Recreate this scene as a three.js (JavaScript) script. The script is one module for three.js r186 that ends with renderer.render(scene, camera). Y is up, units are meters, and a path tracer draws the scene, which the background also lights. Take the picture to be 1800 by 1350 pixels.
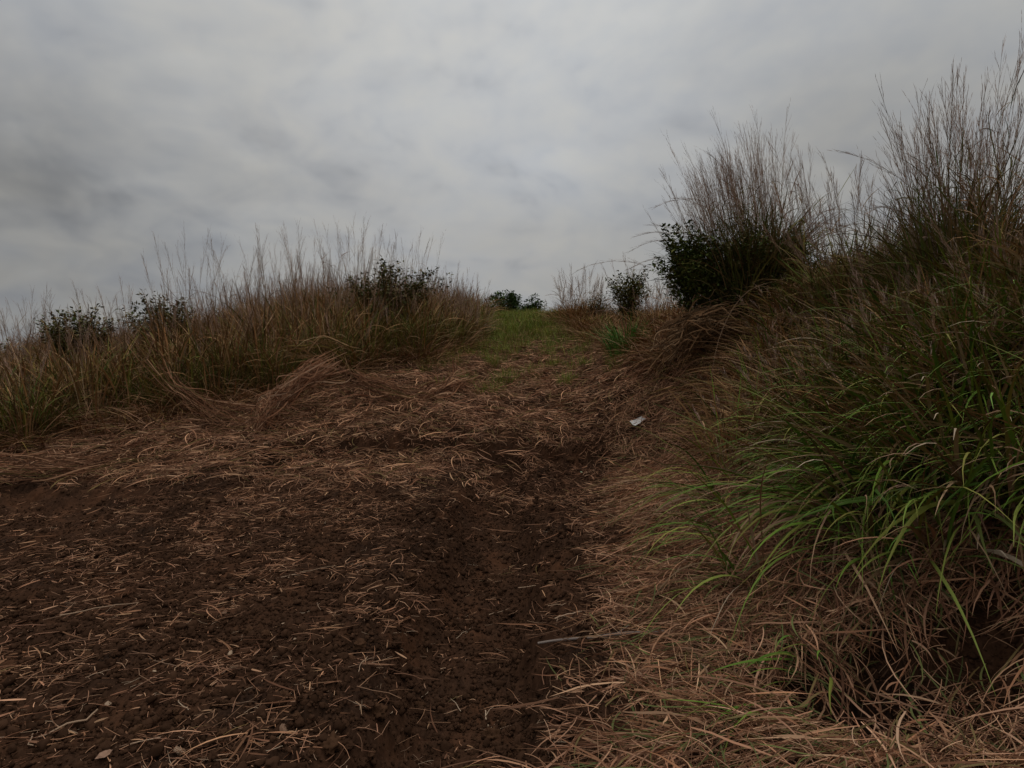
import * as THREE from 'three';
import { mergeVertices } from 'three/addons/utils/BufferGeometryUtils.js';
import { createNoise2D, createNoise3D } from 'simplex-noise';

// ---------------------------------------------------------------- camera, sky, sun, exposure
const scene = new THREE.Scene();
const camera = new THREE.PerspectiveCamera(62, 4 / 3, 0.05, 2500);
camera.position.set(0, 1.5, 0);
camera.lookAt(0, 1.5, -10);
const FOC = 1123;                                  // focal length in photograph pixels, used only to read positions off the photograph

function rng(seed) { let a = seed >>> 0; return () => { a = (a + 0x6d2b79f5) | 0; let t = Math.imul(a ^ (a >>> 15), 1 | a); t = (t + Math.imul(t ^ (t >>> 7), 61 | t)) ^ t; return ((t ^ (t >>> 14)) >>> 0) / 4294967296; }; }
const n2 = createNoise2D(rng(11)), n3 = createNoise3D(rng(12));
const ss = (a, b, x) => { const t = Math.min(1, Math.max(0, (x - a) / (b - a))); return t * t * (3 - 2 * t); };
const lerp = (a, b, t) => a + (b - a) * t;
const fbm = (x, y, o = 4) => { let s = 0, a = 0.5, f = 1; for (let i = 0; i < o; i++) { s += a * n2(x * f + i * 17.3, y * f - i * 9.1); a *= 0.5; f *= 2.03; } return s; };
const fbm3 = (x, y, z, o = 4) => { let s = 0, a = 0.5, f = 1; for (let i = 0; i < o; i++) { s += a * n3(x * f + i * 17.3, y * f - i * 9.1, z * f); a *= 0.5; f *= 2.03; } return s; };

function makeSky() {
  const W = 2048, H = 1024, data = new Float32Array(W * H * 4);
  // cloud banks that the photograph shows: [direction, angular size, strength]
  const banks = [];
  const bank = (px, py, size, k, flat = 1) => banks.push([new THREE.Vector3((px - 900) / FOC, -(py - 675) / FOC, -1).normalize(), size, k, flat]);
  bank(20, 285, 0.07, -0.16, 1.5); bank(140, 215, 0.09, -0.10, 1.4); bank(10, 150, 0.3, -0.2); bank(0, 480, 0.3, -0.10, 1.3); bank(60, 345, 0.08, -0.07, 2.5);
  bank(900, 60, 0.35, 0.14); bank(980, 290, 0.09, 0.09, 2); bank(1180, 440, 0.2, -0.06, 2); bank(1450, 230, 0.16, -0.10, 2); bank(560, 330, 0.12, -0.08, 3); bank(1750, 80, 0.4, -0.20);
  for (let r = 0; r < H; r++) {
    const up = ((r + 0.5) / H - 0.5) * Math.PI, y = Math.sin(up), cy = Math.cos(up);
    for (let c = 0; c < W; c++) {
      const a = ((c + 0.5) / W - 0.5) * 2 * Math.PI, x = Math.cos(a) * cy, z = Math.sin(a) * cy;
      const yy = Math.max(y, 0), k = 1 / (yy + 0.22);
      const u = x * k, v = z * k;
      const wx = fbm(u * 0.9 + 5, v * 0.9, 3), wz = fbm(u * 0.9 - 7, v * 0.9 + 3, 3);
      const big = fbm(u * 0.55 + wx * 0.7, v * 0.55 + wz * 0.7, 3);
      const mid = fbm(u * 2.1 + wx * 0.45, v * 2.1 + wz * 0.45, 5);
      const fine = fbm3(x * 9 + wx, y * 16, z * 9 + wz, 4);
      const mot = fbm3(x * 17 + 3, y * 26, z * 17, 4);
      let L = (0.755 + 1.08 * yy) * (1 + 0.05 * big + 0.035 * mid + 0.045 * fine + 0.03 * mot);
      for (const [d, s, q, flat] of banks) {
        const dx = x - d.x, dy = (y - d.y) * flat, dz = z - d.z, dd = Math.sqrt(dx * dx + dy * dy + dz * dz) * (1 + 0.35 * mid + 0.5 * fine);
        L += q * Math.exp(-(dd * dd) / (s * s));
      }
      L = Math.max(0.35, L);
      const blue = Math.min(1, Math.max(0, 0.3 - 0.5 * mid - 0.5 * fine + 0.3 * wx)), warm = 0.02 * wz + 0.024 * (1 - yy) * (1 - blue) + 0.012 * mot;
      const i = (r * W + c) * 4;
      data[i] = L * (0.98 - 0.03 * blue + warm); data[i + 1] = L * (1.0 - 0.01 * blue); data[i + 2] = L * (1.008 + 0.045 * blue - warm * 1.6); data[i + 3] = 1;
    }
  }
  const t = new THREE.DataTexture(data, W, H, THREE.RGBAFormat, THREE.FloatType);
  t.mapping = THREE.EquirectangularReflectionMapping; t.magFilter = t.minFilter = THREE.LinearFilter; t.needsUpdate = true;
  return t;
}
const skyTexture = makeSky();
scene.background = skyTexture; scene.environment = skyTexture;

const sun = new THREE.DirectionalLight(new THREE.Color(1, 0.97, 0.93), 1.5);
sun.position.set(6, 34, -14); sun.target.position.set(0, 0, -8); sun.shadow.radius = 60; sun.castShadow = true;
Object.assign(sun.shadow.camera, { left: -16, right: 16, top: 18, bottom: -18, near: 1, far: 80 }); sun.shadow.mapSize.set(4096, 4096);
scene.add(sun, sun.target);

const renderer = new THREE.WebGLRenderer({ antialias: true });
renderer.shadowMap.enabled = true;
renderer.toneMapping = THREE.LinearToneMapping;
renderer.toneMappingExposure = 0.385;

// ---------------------------------------------------------------- helpers
const used = new Map();
function numbered(n) { const k = used.get(n) ?? 0; used.set(n, k + 1); return k ? `${n}_${String(k).padStart(3, '0')}` : n; }
function tag(o, label, category, group, kind) { if (label) o.userData.label = label; if (category) o.userData.category = category; if (group) o.userData.group = group; if (kind) o.userData.kind = kind; return o; }
function shade(m) { m.castShadow = m.receiveShadow = true; return m; }
function group(name, x, y, z) { const g = new THREE.Group(); g.name = numbered(name); g.position.set(x, y, z); scene.add(g); return g; }
function part(name, geometry, material, parent) { const m = shade(new THREE.Mesh(geometry, material)); m.name = name; parent.add(m); return m; }
const V = (x, y, z) => new THREE.Vector3(x, y, z);
const X = (px, d) => ((px - 900) / FOC) * d;                // metres to the side of the track line for a photograph column at depth d
const Y = (py, d) => 1.5 - ((py - 675) / FOC) * d;          // height for a photograph row at depth d

// ---------------------------------------------------------------- terrain: a thin-plate surface through surveyed points
const survey = [];
const gp = (px, py, d) => survey.push([X(px, d), -d, Y(py, d)]);
[[900, 1350, 2.45], [900, 1100, 3.9], [900, 900, 6.5], [900, 770, 9], [930, 735, 9.8], [940, 650, 12.5], [940, 600, 15.5], [900, 562, 20], [960, 562, 20],
 [500, 1350, 2.45], [100, 1350, 2.45], [400, 1100, 3.9], [0, 1000, 5], [500, 900, 6.5], [0, 868, 7.5], [0, 790, 8.6], [300, 748, 9.4], [600, 770, 8.9], [470, 735, 9.8], [600, 690, 10.6], [640, 652, 11.6], [800, 630, 12.6],
 [500, 612, 14], [700, 598, 15], [100, 696, 13], [0, 694, 12], [300, 662, 13], [500, 585, 20], [0, 625, 20], [700, 572, 20],
 [1200, 1100, 3.7], [1180, 1340, 2.45], [1400, 1080, 3.35], [1600, 1240, 2.7], [1500, 1180, 2.9], [1750, 1010, 2.9], [1800, 1250, 2.3], [1300, 900, 5.2], [1500, 850, 4.6], [1700, 800, 4.0], [1130, 760, 8.9], [1250, 745, 8.3], [1400, 700, 6.6], [1600, 650, 5.6], [1800, 610, 4.8],
 [1350, 575, 8], [1500, 580, 7], [1700, 570, 6], [1240, 572, 9.6], [1225, 650, 8.9], [1300, 570, 9.0], [1180, 600, 10.5], [1130, 600, 12.5], [1020, 568, 17], [1100, 565, 18], [1300, 560, 13], [1800, 560, 10], [1100, 930, 5.8]].forEach((a) => gp(...a));
for (const [x, z, h] of [[-14, -3, -0.4], [-14, -14, 0.5], [12, -3, 2.2], [12, -14, 2.9], [-8, 3, -0.3], [0, 3, 0], [7, 3, 1.2], [0, -28, 3.5], [-14, -28, 1.6], [14, -28, 3.0]]) survey.push([x, z, h]);
const surface = (() => {
  const n = survey.length, N = n + 3, U = (r2) => (r2 < 1e-9 ? 0 : 0.5 * r2 * Math.log(r2)), A = [];
  for (let i = 0; i < N; i++) A.push(new Float64Array(N + 1));
  for (let i = 0; i < n; i++) {
    for (let j = 0; j < n; j++) A[i][j] = U((survey[i][0] - survey[j][0]) ** 2 + (survey[i][1] - survey[j][1]) ** 2);
    A[i][i] += 0.12; A[i][n] = A[n][i] = 1; A[i][n + 1] = A[n + 1][i] = survey[i][0]; A[i][n + 2] = A[n + 2][i] = survey[i][1]; A[i][N] = survey[i][2];
  }
  for (let c = 0; c < N; c++) {
    let p = c; for (let r = c + 1; r < N; r++) if (Math.abs(A[r][c]) > Math.abs(A[p][c])) p = r;
    [A[c], A[p]] = [A[p], A[c]];
    for (let r = 0; r < N; r++) if (r !== c && A[r][c]) { const f = A[r][c] / A[c][c]; for (let k = c; k <= N; k++) A[r][k] -= f * A[c][k]; }
  }
  const w = A.map((r, i) => r[N] / r[i]);
  return (x, z) => { let s = w[n] + w[n + 1] * x + w[n + 2] * z; for (let i = 0; i < n; i++) s += w[i] * U((x - survey[i][0]) ** 2 + (z - survey[i][1]) ** 2); return s; };
})();
function baseHeight(x, z) {
  const cx = Math.max(-15, Math.min(14, x)), cz = Math.max(-30, Math.min(3, z)), out = Math.hypot(x - cx, z - cz);
  return lerp(surface(cx, cz), 0.8 + 3 * fbm(x * 0.004, z * 0.004, 3), ss(0, 60, out));
}
const matEdge = (d) => 0.17 * d + 0.15 * n2(d * 1.1, 4.2) + 0.07 * n2(d * 3.7, 9.2) - 0.02;        // where the trampled grass of the right bank ends on the soil
const polyline = (pts, t) => { if (t <= pts[0][0]) return pts[0][1]; for (let i = 1; i < pts.length; i++) if (t < pts[i][0]) return lerp(pts[i - 1][1], pts[i][1], (t - pts[i - 1][0]) / (pts[i][0] - pts[i - 1][0])); return pts[pts.length - 1][1]; };
const leftLine = (x) => polyline([[-12, 7.5], [-7, 8.7], [-5.9, 9.5], [-4.3, 10.4], [-3, 11.3], [-1.25, 12.8], [-0.85, 15], [-0.7, 22]], x);
const inLeft = (x, d) => (x > -0.8 ? -1 : d - leftLine(x) - 0.35 * n2(x * 0.9, d * 0.9));      // > 0: inside the tall grass on the left bank
const rightLine = (d) => polyline([[2, 3.3], [3.6, 3.05], [4.7, 3.0], [5.5, 2.8], [6.5, 2.75], [7.5, 2.8], [9, 2.75], [11, 2.6], [13, 2.45], [17, 1.55], [22, 1.4]], d);
const inRight = (x, d) => x - rightLine(d) - 0.2 * n2(x * 0.9 + 30, d * 0.9);
// 0 on bare crumbly soil, 1 where cut grass covers the ground
function cover(x, d) {
  const w = 0.5 * fbm(x * 0.8, d * 0.8, 3);
  let c = ss(8.6, 9.6, d + w * 1.6 + ss(-1, -4, x) * 0.9);
  c = Math.max(c, ss(-0.12, 0.1, x - matEdge(d) + 0.25 * fbm(x * 3, d * 3, 2)));
  c = Math.max(c, 0.45 * ss(6.2, 7.6, d + w * 2 + ss(-1.5, -5, x) * 1.8) * ss(0.1, -0.6, x + 0.4 * w));
  c = Math.max(c, 0.9 * ss(7.0, 8.3, d + w + ss(-3, -5, x) * 1.2) * ss(-2.6, -4, x));
  return c;
}
function height(x, z) {
  const d = -z; let h = baseHeight(x, z);
  if (d < 1 || d > 24 || Math.abs(x) > 9) return h;
  const bare = 1 - cover(x, d);
  h += 0.05 * fbm(x * 0.9, z * 0.9, 3) + (1 - bare) * 0.16 * fbm(x * 1.9 + 40, z * 1.9, 3);
  h += (0.25 + 0.75 * bare) * (0.030 * fbm(x * 3.1, z * 3.1, 3) + 0.030 * fbm(x * 11, z * 11, 3) + 0.010 * Math.abs(n2(x * 31, z * 31)));
  if (bare > 0.01) { const c = -0.27 + 0.012 * d + 0.10 * n2(3.3, d * 0.6), u = Math.abs(x - c) + 0.06 * fbm(x * 5, z * 5, 2); h += bare * (0.11 * Math.exp(-(((u - 0.62) / 0.16) ** 2)) * (0.5 + fbm(x * 4 + 3, z * 4, 2)) - 0.25 * (1 - ss(0.22, 0.5, u))) * ss(1.5, 3, d) * (1 - ss(8.4, 9.1, d)); }
  // small soil step below the cut grass across the track
  if (x < matEdge(d) && x > -3.2) h -= 0.17 * (1 - ss(8.75, 8.95, d + 0.25 * fbm(x * 2.2, 7.7, 3))) * ss(6.5, 8.7, d);
  h -= 0.16 * (1 - ss(0.15, 0.5, Math.hypot((x - 1.72) * 0.75, d - 2.66)));       // washed-out hollow under the flattened grass
  return h;
}
const normalAt = (x, z, e = 0.06) => V(baseHeight(x - e, z) - baseHeight(x + e, z), 2 * e, baseHeight(x, z - e) - baseHeight(x, z + e)).normalize();

// ---------------------------------------------------------------- materials (procedural; vertex colours hold the colour of each blade)
function noiseTexture(size, fn, srgb, rep) {
  const d = new Uint8Array(size * size * 4);
  for (let j = 0; j < size; j++) for (let i = 0; i < size; i++) { const c = fn(i / size, j / size), k = (j * size + i) * 4; d[k] = c[0]; d[k + 1] = c[1]; d[k + 2] = c[2]; d[k + 3] = 255; }
  const t = new THREE.DataTexture(d, size, size); t.wrapS = t.wrapT = THREE.RepeatWrapping; t.magFilter = THREE.LinearFilter; t.minFilter = THREE.LinearMipmapLinearFilter; t.generateMipmaps = true;
  if (srgb) t.colorSpace = THREE.SRGBColorSpace; t.repeat.set(rep, rep); t.needsUpdate = true; return t;
}
const tile = (u, v, f, o) => { const a = u * 2 * Math.PI, b = v * 2 * Math.PI, r = f / (2 * Math.PI); let s = 0, k = 0.5, m = 1; for (let i = 0; i < o; i++) { s += k * (n3(Math.cos(a) * r * m + i * 3, Math.sin(a) * r * m, Math.cos(b) * r * m + 9) + n3(Math.sin(b) * r * m + 5, Math.cos(a) * r * m + 2, Math.sin(a) * r * m + i)) * 0.7; k *= 0.55; m *= 2; } return s; };
const toByte = (l) => Math.max(0, Math.min(255, Math.round(255 * (l <= 0.0031308 ? 12.92 * l : 1.055 * Math.pow(l, 1 / 2.4) - 0.055))));
const soilColor = noiseTexture(1024, (u, v) => {
  const a = tile(u, v, 5, 4), b = tile(u + 0.37, v + 0.11, 60, 3), c = tile(u + 0.7, v + 0.4, 190, 2), k = 1 + 0.65 * a + 0.45 * b + 0.4 * c, red = 1 + 0.16 * a;
  return [toByte(0.052 * k * red), toByte(0.0255 * k), toByte(0.0145 * k / red)];
}, true, 0.4);
const soilBump = noiseTexture(1024, (u, v) => { const b = 128 + 90 * tile(u, v, 70, 4); return [b, b, b]; }, false, 0.4);
const soil = new THREE.MeshPhysicalMaterial({ map: soilColor, bumpMap: soilBump, bumpScale: 0.012, roughness: 0.97, specularIntensity: 0.03 });
soil.name = 'soil';
const clodMats = [[0.054, 0.027, 0.0155], [0.044, 0.022, 0.0125], [0.078, 0.039, 0.021]].map((c) => new THREE.MeshPhysicalMaterial({ specularIntensity: 0.03, color: new THREE.Color().setRGB(...c), roughness: 0.95, bumpMap: soilBump, bumpScale: 0.004 }));
const clodStuff = new THREE.MeshPhysicalMaterial({ color: 0xffffff, roughness: 0.95, specularIntensity: 0.03 });
const blade = new THREE.MeshPhysicalMaterial({ specularIntensity: 0.25, vertexColors: true, roughness: 0.6, side: THREE.DoubleSide }); blade.name = 'grass_blade';
const dryBlade = new THREE.MeshPhysicalMaterial({ specularIntensity: 0.1, vertexColors: true, roughness: 0.75, side: THREE.DoubleSide }); dryBlade.name = 'dry_grass';
const leafMat = new THREE.MeshPhysicalMaterial({ specularIntensity: 0.1, vertexColors: true, roughness: 0.5, side: THREE.DoubleSide }); leafMat.name = 'bush_leaf';
const barkMat = new THREE.MeshStandardMaterial({ color: new THREE.Color().setRGB(0.09, 0.06, 0.04), roughness: 0.9 });

// palettes: linear base colours
const STRAW = [[0.441, 0.232, 0.133], [0.333, 0.164, 0.0881], [0.239, 0.113, 0.0617], [0.548, 0.319, 0.185], [0.148, 0.0707, 0.0388], [0.382, 0.192, 0.11]];
const LITTER = [[0.31, 0.154, 0.0838], [0.226, 0.107, 0.0581], [0.161, 0.0768, 0.0423], [0.441, 0.242, 0.137], [0.107, 0.0525, 0.03], [0.178, 0.122, 0.0485]];
const BANK = [[0.281, 0.147, 0.063], [0.205, 0.106, 0.0437], [0.346, 0.191, 0.0882], [0.14, 0.0764, 0.0319], [0.194, 0.137, 0.0378], [0.4, 0.245, 0.126]];
const OLIVE = [[0.18, 0.17, 0.034], [0.12, 0.14, 0.026], [0.23, 0.18, 0.05], [0.27, 0.17, 0.075], [0.09, 0.115, 0.024], [0.21, 0.125, 0.055], [0.13, 0.078, 0.038]];
const GREEN = [[0.13, 0.225, 0.03], [0.095, 0.175, 0.025], [0.165, 0.24, 0.036], [0.2, 0.225, 0.042]];
const LIME = [[0.2, 0.24, 0.032], [0.15, 0.21, 0.028], [0.26, 0.25, 0.04], [0.28, 0.21, 0.07], [0.11, 0.17, 0.025]];
const JADE = [[0.075, 0.19, 0.028], [0.055, 0.15, 0.024], [0.1, 0.21, 0.034]];
const PLUME = [[0.36, 0.235, 0.175], [0.28, 0.18, 0.13], [0.42, 0.29, 0.22], [0.22, 0.14, 0.1]];
const STEM = [[0.205, 0.118, 0.0504], [0.151, 0.0882, 0.0378], [0.248, 0.152, 0.0714], [0.13, 0.0833, 0.0336], [0.151, 0.118, 0.0378]];

// ---------------------------------------------------------------- geometry builder for blades, stems and leaves
class Plant {
  constructor() { this.p = []; this.c = []; this.i = []; }
  get n() { return this.p.length / 3; }
  vert(v, c) { this.p.push(v.x, v.y, v.z); this.c.push(c[0], c[1], c[2]); }
  ribbon(pts, w, side, c, fold = 0, profile = (t) => Math.min(1, 0.55 + t * 1.6) * Math.min(1, (1 - t) * 2.2 + 0.06)) {
    const m = pts.length, cols = fold ? 3 : 2, b = this.n, t = V(), s = V(), u = V();
    for (let k = 0; k < m; k++) {
      t.subVectors(pts[Math.min(m - 1, k + 1)], pts[Math.max(0, k - 1)]).normalize();
      s.copy(side).addScaledVector(t, -side.dot(t)).normalize(); u.crossVectors(s, t);
      const h = 0.5 * w * profile(k / (m - 1));
      this.vert(pts[k].clone().addScaledVector(s, -h), c);
      if (fold) this.vert(pts[k].clone().addScaledVector(u, h * fold), c);
      this.vert(pts[k].clone().addScaledVector(s, h), c);
      if (k) for (let q = 0; q < cols - 1; q++) { const a = b + (k - 1) * cols + q, d = a + cols; this.i.push(a, a + 1, d, a + 1, d + 1, d); }
    }
    return this;
  }
  tube(pts, r0, r1, c, sides = 3) {
    const m = pts.length, b = this.n, t = V(), s = V(), u = V();
    for (let k = 0; k < m; k++) {
      t.subVectors(pts[Math.min(m - 1, k + 1)], pts[Math.max(0, k - 1)]).normalize();
      s.set(0.31, 0.22, 0.92).addScaledVector(t, -(0.31 * t.x + 0.22 * t.y + 0.92 * t.z)).normalize(); u.crossVectors(t, s);
      const r = lerp(r0, r1, k / (m - 1));
      for (let q = 0; q < sides; q++) { const a = (q / sides) * 2 * Math.PI; this.vert(pts[k].clone().addScaledVector(s, Math.cos(a) * r).addScaledVector(u, Math.sin(a) * r), c); }
      if (k) for (let q = 0; q < sides; q++) { const a = b + (k - 1) * sides + q, a1 = b + (k - 1) * sides + (q + 1) % sides; this.i.push(a, a1, a + sides, a1, a1 + sides, a + sides); }
    }
    if (sides > 3) for (const e of [0, m - 1]) for (let q = 1; q < sides - 1; q++) { const o = b + e * sides; e ? this.i.push(o, o + q, o + q + 1) : this.i.push(o, o + q + 1, o + q); }
    return this;
  }
  leaf(o, dir, up, L, W, c) {      // pointed leaf, folded a little along its midrib
    const s = V().crossVectors(dir, up).normalize(), n = V().crossVectors(s, dir).normalize(), b = this.n;
    const at = (a, q, f) => this.vert(o.clone().addScaledVector(dir, a * L).addScaledVector(s, q * W * 0.5).addScaledVector(n, f * W), c);
    at(0, 0, 0); at(0.42, -1, 0.12); at(0.45, 0, -0.04); at(0.42, 1, 0.12); at(1, 0, -0.1);
    this.i.push(b, b + 2, b + 1, b, b + 3, b + 2, b + 1, b + 2, b + 4, b + 2, b + 3, b + 4);
    return this;
  }
  build() {
    const g = new THREE.BufferGeometry();
    g.setAttribute('position', new THREE.Float32BufferAttribute(this.p, 3)); g.setAttribute('color', new THREE.Float32BufferAttribute(this.c, 3)); g.setIndex(this.i); g.computeVertexNormals();
    return g;
  }
}
const pick = (R, a) => a[Math.floor(R() * a.length)];
const tint = (R, c, k = 0.18) => { const m = 1 + (R() - 0.5) * 2 * k, h = (R() - 0.5) * 0.1; return [c[0] * m * (1 + h), c[1] * m, c[2] * m * (1 - h)]; };
// points of a blade: leaves p at azimuth az, tilt from the vertical, bending over by droop radians along its length
function arc(p, az, tilt, droop, L, n, wob = 0, R = null, floor = null) {
  const pts = [p.clone()], q = p.clone(); let a = az;
  for (let k = 1; k <= n; k++) {
    const th = tilt + droop * Math.pow((k - 0.5) / n, 1.25); if (wob) a += (R() - 0.5) * wob;
    q.x += (Math.sin(th) * Math.cos(a) * L) / n; q.y += (Math.cos(th) * L) / n; q.z += (Math.sin(th) * Math.sin(a) * L) / n;
    if (floor) { const f = floor(q.x, q.z); if (q.y < f) q.y = f; }
    pts.push(q.clone());
  }
  return pts;
}
const sideOf = (az, twist) => V(-Math.sin(az) * Math.cos(twist), Math.sin(twist), Math.cos(az) * Math.cos(twist));

// tufts, tussocks and trampled straw for the masses that nobody could count
function tuft(seed, n, { L: [l0, l1], w, spread, tilt: [t0, t1], droop: [d0, d1], pal, segs = 4, culms = 0, culmL = 1.6 }) {
  const R = rng(seed), P = new Plant();
  for (let k = 0; k < n; k++) {
    const az = R() * 6.283, r = spread * Math.sqrt(R()), p = V(Math.cos(az) * r, -0.03, Math.sin(az) * r), a2 = az + (R() - 0.5) * 2.2, L = lerp(l0, l1, R());
    P.ribbon(arc(p, a2, lerp(t0, t1, R()), lerp(d0, d1, R()), L, segs, 0.25, R), w * (0.6 + 0.7 * R()), sideOf(a2, (R() - 0.5) * 1.6), tint(R, pick(R, pal)));
  }
  for (let k = 0; k < culms; k++) culm(P, P, P, R, V((R() - 0.5) * spread, -0.03, (R() - 0.5) * spread), R() * 6.283, 0.05 + R() * 0.18, 0.1 + R() * 0.3, culmL * (0.75 + 0.4 * R()), 2, pal);
  return P.build();
}
// one tall culm: stem, leaves standing off it, a loose feathery seed head
function culm(S, B, H, R, p, az, tilt, droop, L, leaves, stemPal = STEM, leafPal = BANK, plume = 0.34, stemR = 0.0026) {
  const n = 9, pts = arc(p, az, tilt, droop, L, n, 0.08, R), at = (t) => { const u = Math.min(n - 1e-6, t * n), k = Math.floor(u); return pts[k].clone().lerp(pts[k + 1], u - k); };
  S.tube(pts, stemR, stemR * 0.4, tint(R, pick(R, stemPal)));
  for (let k = 0; k < leaves; k++) {
    const t = 0.05 + 0.67 * Math.pow(R(), 1.15), a = R() * 6.283, l = 0.18 + 0.34 * R();
    B.ribbon(arc(at(t), a, 0.2 + 0.6 * R(), R() < 0.3 ? 0.1 : 0.5 + 1.9 * R(), l, 5, 0.3, R), 0.005 + 0.007 * R(), sideOf(a, (R() - 0.5) * 2.4), tint(R, pick(R, leafPal)));
  }
  const nodes = 6 + Math.floor(R() * 3);
  for (let k = 0; k < nodes; k++) {
    const t = 1 - plume * (1 - k / nodes) ** 0.9, o = at(Math.min(0.995, t)), dir = at(Math.min(1, t + 0.05)).sub(at(Math.max(0, t - 0.05))).normalize(), c = tint(R, pick(R, PLUME));
    for (let q = 0; q < 2; q++) {
      const a = R() * 6.283, off = 0.06 + 0.24 * R(), v = V(dir.x + Math.cos(a) * off, dir.y, dir.z + Math.sin(a) * off).normalize();
      const l = L * (0.06 + 0.08 * R()) * (1.2 - 0.5 * k / nodes), az2 = Math.atan2(v.z, v.x), tl = Math.atan2(Math.hypot(v.x, v.z), v.y), br = arc(o, az2, tl, 0.3 * R(), l, 4);
      H.ribbon(br, 0.0026, sideOf(az2, R() * 3), c, 0, (u) => 1 - 0.6 * u);
      for (let s = 0; s < 4; s++) { const st = tl + (R() - 0.5) * 0.35, sa = az2 + (R() - 0.5) * 1.2; H.ribbon(arc(br[1 + s % 4], sa, st, 0.1, 0.035 + 0.045 * R(), 2), 0.0027, sideOf(sa, R() * 3), c, 0, (u) => (u > 0.9 ? 0.1 : 1)); }
    }
  }
}
function matPatch(seed, n, { L: [l0, l1], w, size, fan, lift, pal, segs = 5, bend = 0.5, tubes = 0.3 }) {   // straw lying along +x in a patch
  const R = rng(seed), P = new Plant();
  for (let k = 0; k < n; k++) {
    const yaw = (R() + R() - 1) * fan, L = lerp(l0, l1, R() * R()), y0 = lift * R() * R(), pitch = (R() - 0.45) * 0.22, cur = (R() - 0.5) * 2 * bend, pts = [];
    const q = V((R() - 0.5) * size, y0, (R() - 0.5) * size * 0.8); let a = yaw - cur / 2, up = pitch, kink = R() < 0.35 ? Math.floor(R() * segs) : -1;
    for (let s = 0; s <= segs; s++) { pts.push(q.clone()); if (s === kink) a += (R() - 0.5) * 1.6; q.x += (Math.cos(a) * L) / segs; q.z += (Math.sin(a) * L) / segs; q.y = Math.max(0.002, q.y + (Math.sin(up) * L) / segs); a += cur / segs; up -= 0.12 * R(); }
    const c = tint(R, pick(R, pal), 0.22);
    if (R() < tubes) P.tube(pts, w * 0.32, w * 0.24, c); else P.ribbon(pts, w * (0.55 + 0.75 * R()), sideOf(a, (R() - 0.5) * 2.6), c);
  }
  return P.build();
}
const UP = V(0, 1, 0);
function place(m, x, y, z, yaw, nrm, sc, sy = sc) {
  const q = new THREE.Quaternion().setFromUnitVectors(UP, nrm).multiply(new THREE.Quaternion().setFromAxisAngle(UP, yaw));
  return m.compose(V(x, y, z), q, V(sc, sy, sc));
}
// scatter copies of a few geometries as one mass; where(x, d) gives the density (0..1), pose(x, d, R) gives {yaw, scale, lift, lean, tint}
function mass(name, label, geos, material, count, [x0, x1], [d0, d1], where, pose, seed) {
  const R = rng(seed), lists = geos.map(() => []), root = group(name, 0, 0, 0); tag(root, label, 'grass', null, 'stuff');
  for (let tries = 0, got = 0; got < count && tries < count * 40; tries++) {
    const x = lerp(x0, x1, R()), d = lerp(d0, d1, R());
    if (R() > where(x, d)) continue;
    const o = pose(x, d, R); got++;
    const nrm = normalAt(x, -d); nrm.lerp(UP, o.lean ?? 0).normalize();
    lists[Math.floor(R() * geos.length)].push([place(new THREE.Matrix4(), x, height(x, -d) + (o.lift ?? 0), -d, o.yaw, nrm, o.scale, o.tall ?? o.scale), o.tint ?? [1, 1, 1]]);
  }
  geos.forEach((g, k) => {
    if (!lists[k].length) return;
    const im = shade(new THREE.InstancedMesh(g, material, lists[k].length)); im.name = 'blades'; const c = new THREE.Color();
    lists[k].forEach(([m, t], i) => { im.setMatrixAt(i, m); im.setColorAt(i, c.setRGB(...t)); });
    im.userData.kind = 'stuff'; root.add(im);
  });
  return root;
}
const tone = (R, k = 0.2) => { const m = 1 + (R() - 0.5) * 2 * k; return [m * (1 + (R() - 0.5) * 0.1), m, m * (1 - (R() - 0.5) * 0.1)]; };

// ---------------------------------------------------------------- ground
{
  const axis = (lo, f0, f1, hi, fine, grow) => { const a = []; for (let v = f0; v <= f1; v += fine) a.push(v); let s = fine, v = f0; while (v > lo) { s *= grow; v -= s; a.unshift(Math.max(lo, v)); } s = fine; v = a[a.length - 1]; while (v < hi) { s *= grow; v += s; a.push(Math.min(hi, v)); } return a; };
  const xs = axis(-900, -5.4, 2.4, 900, 0.03, 1.06), zs = axis(-1400, -9.8, -1.7, 60, 0.028, 1.06), p = [], uv = [], idx = [];
  for (const z of zs) for (const x of xs) { p.push(x, height(x, z), z); uv.push(x, z); }
  const w = xs.length;
  for (let j = 0; j < zs.length - 1; j++) for (let i = 0; i < w - 1; i++) { const a = j * w + i; idx.push(a, a + w, a + 1, a + 1, a + w, a + w + 1); }
  const g = new THREE.BufferGeometry(); g.setAttribute('position', new THREE.Float32BufferAttribute(p, 3)); g.setAttribute('uv', new THREE.Float32BufferAttribute(uv, 2)); g.setIndex(idx); g.computeVertexNormals();
  const m = shade(new THREE.Mesh(g, soil)); m.name = 'ground'; tag(m, 'dark brown crumbly soil of the track and the banks beside it', 'ground', null, 'structure'); scene.add(m);
  console.log('ground', idx.length / 3);
}

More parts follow.
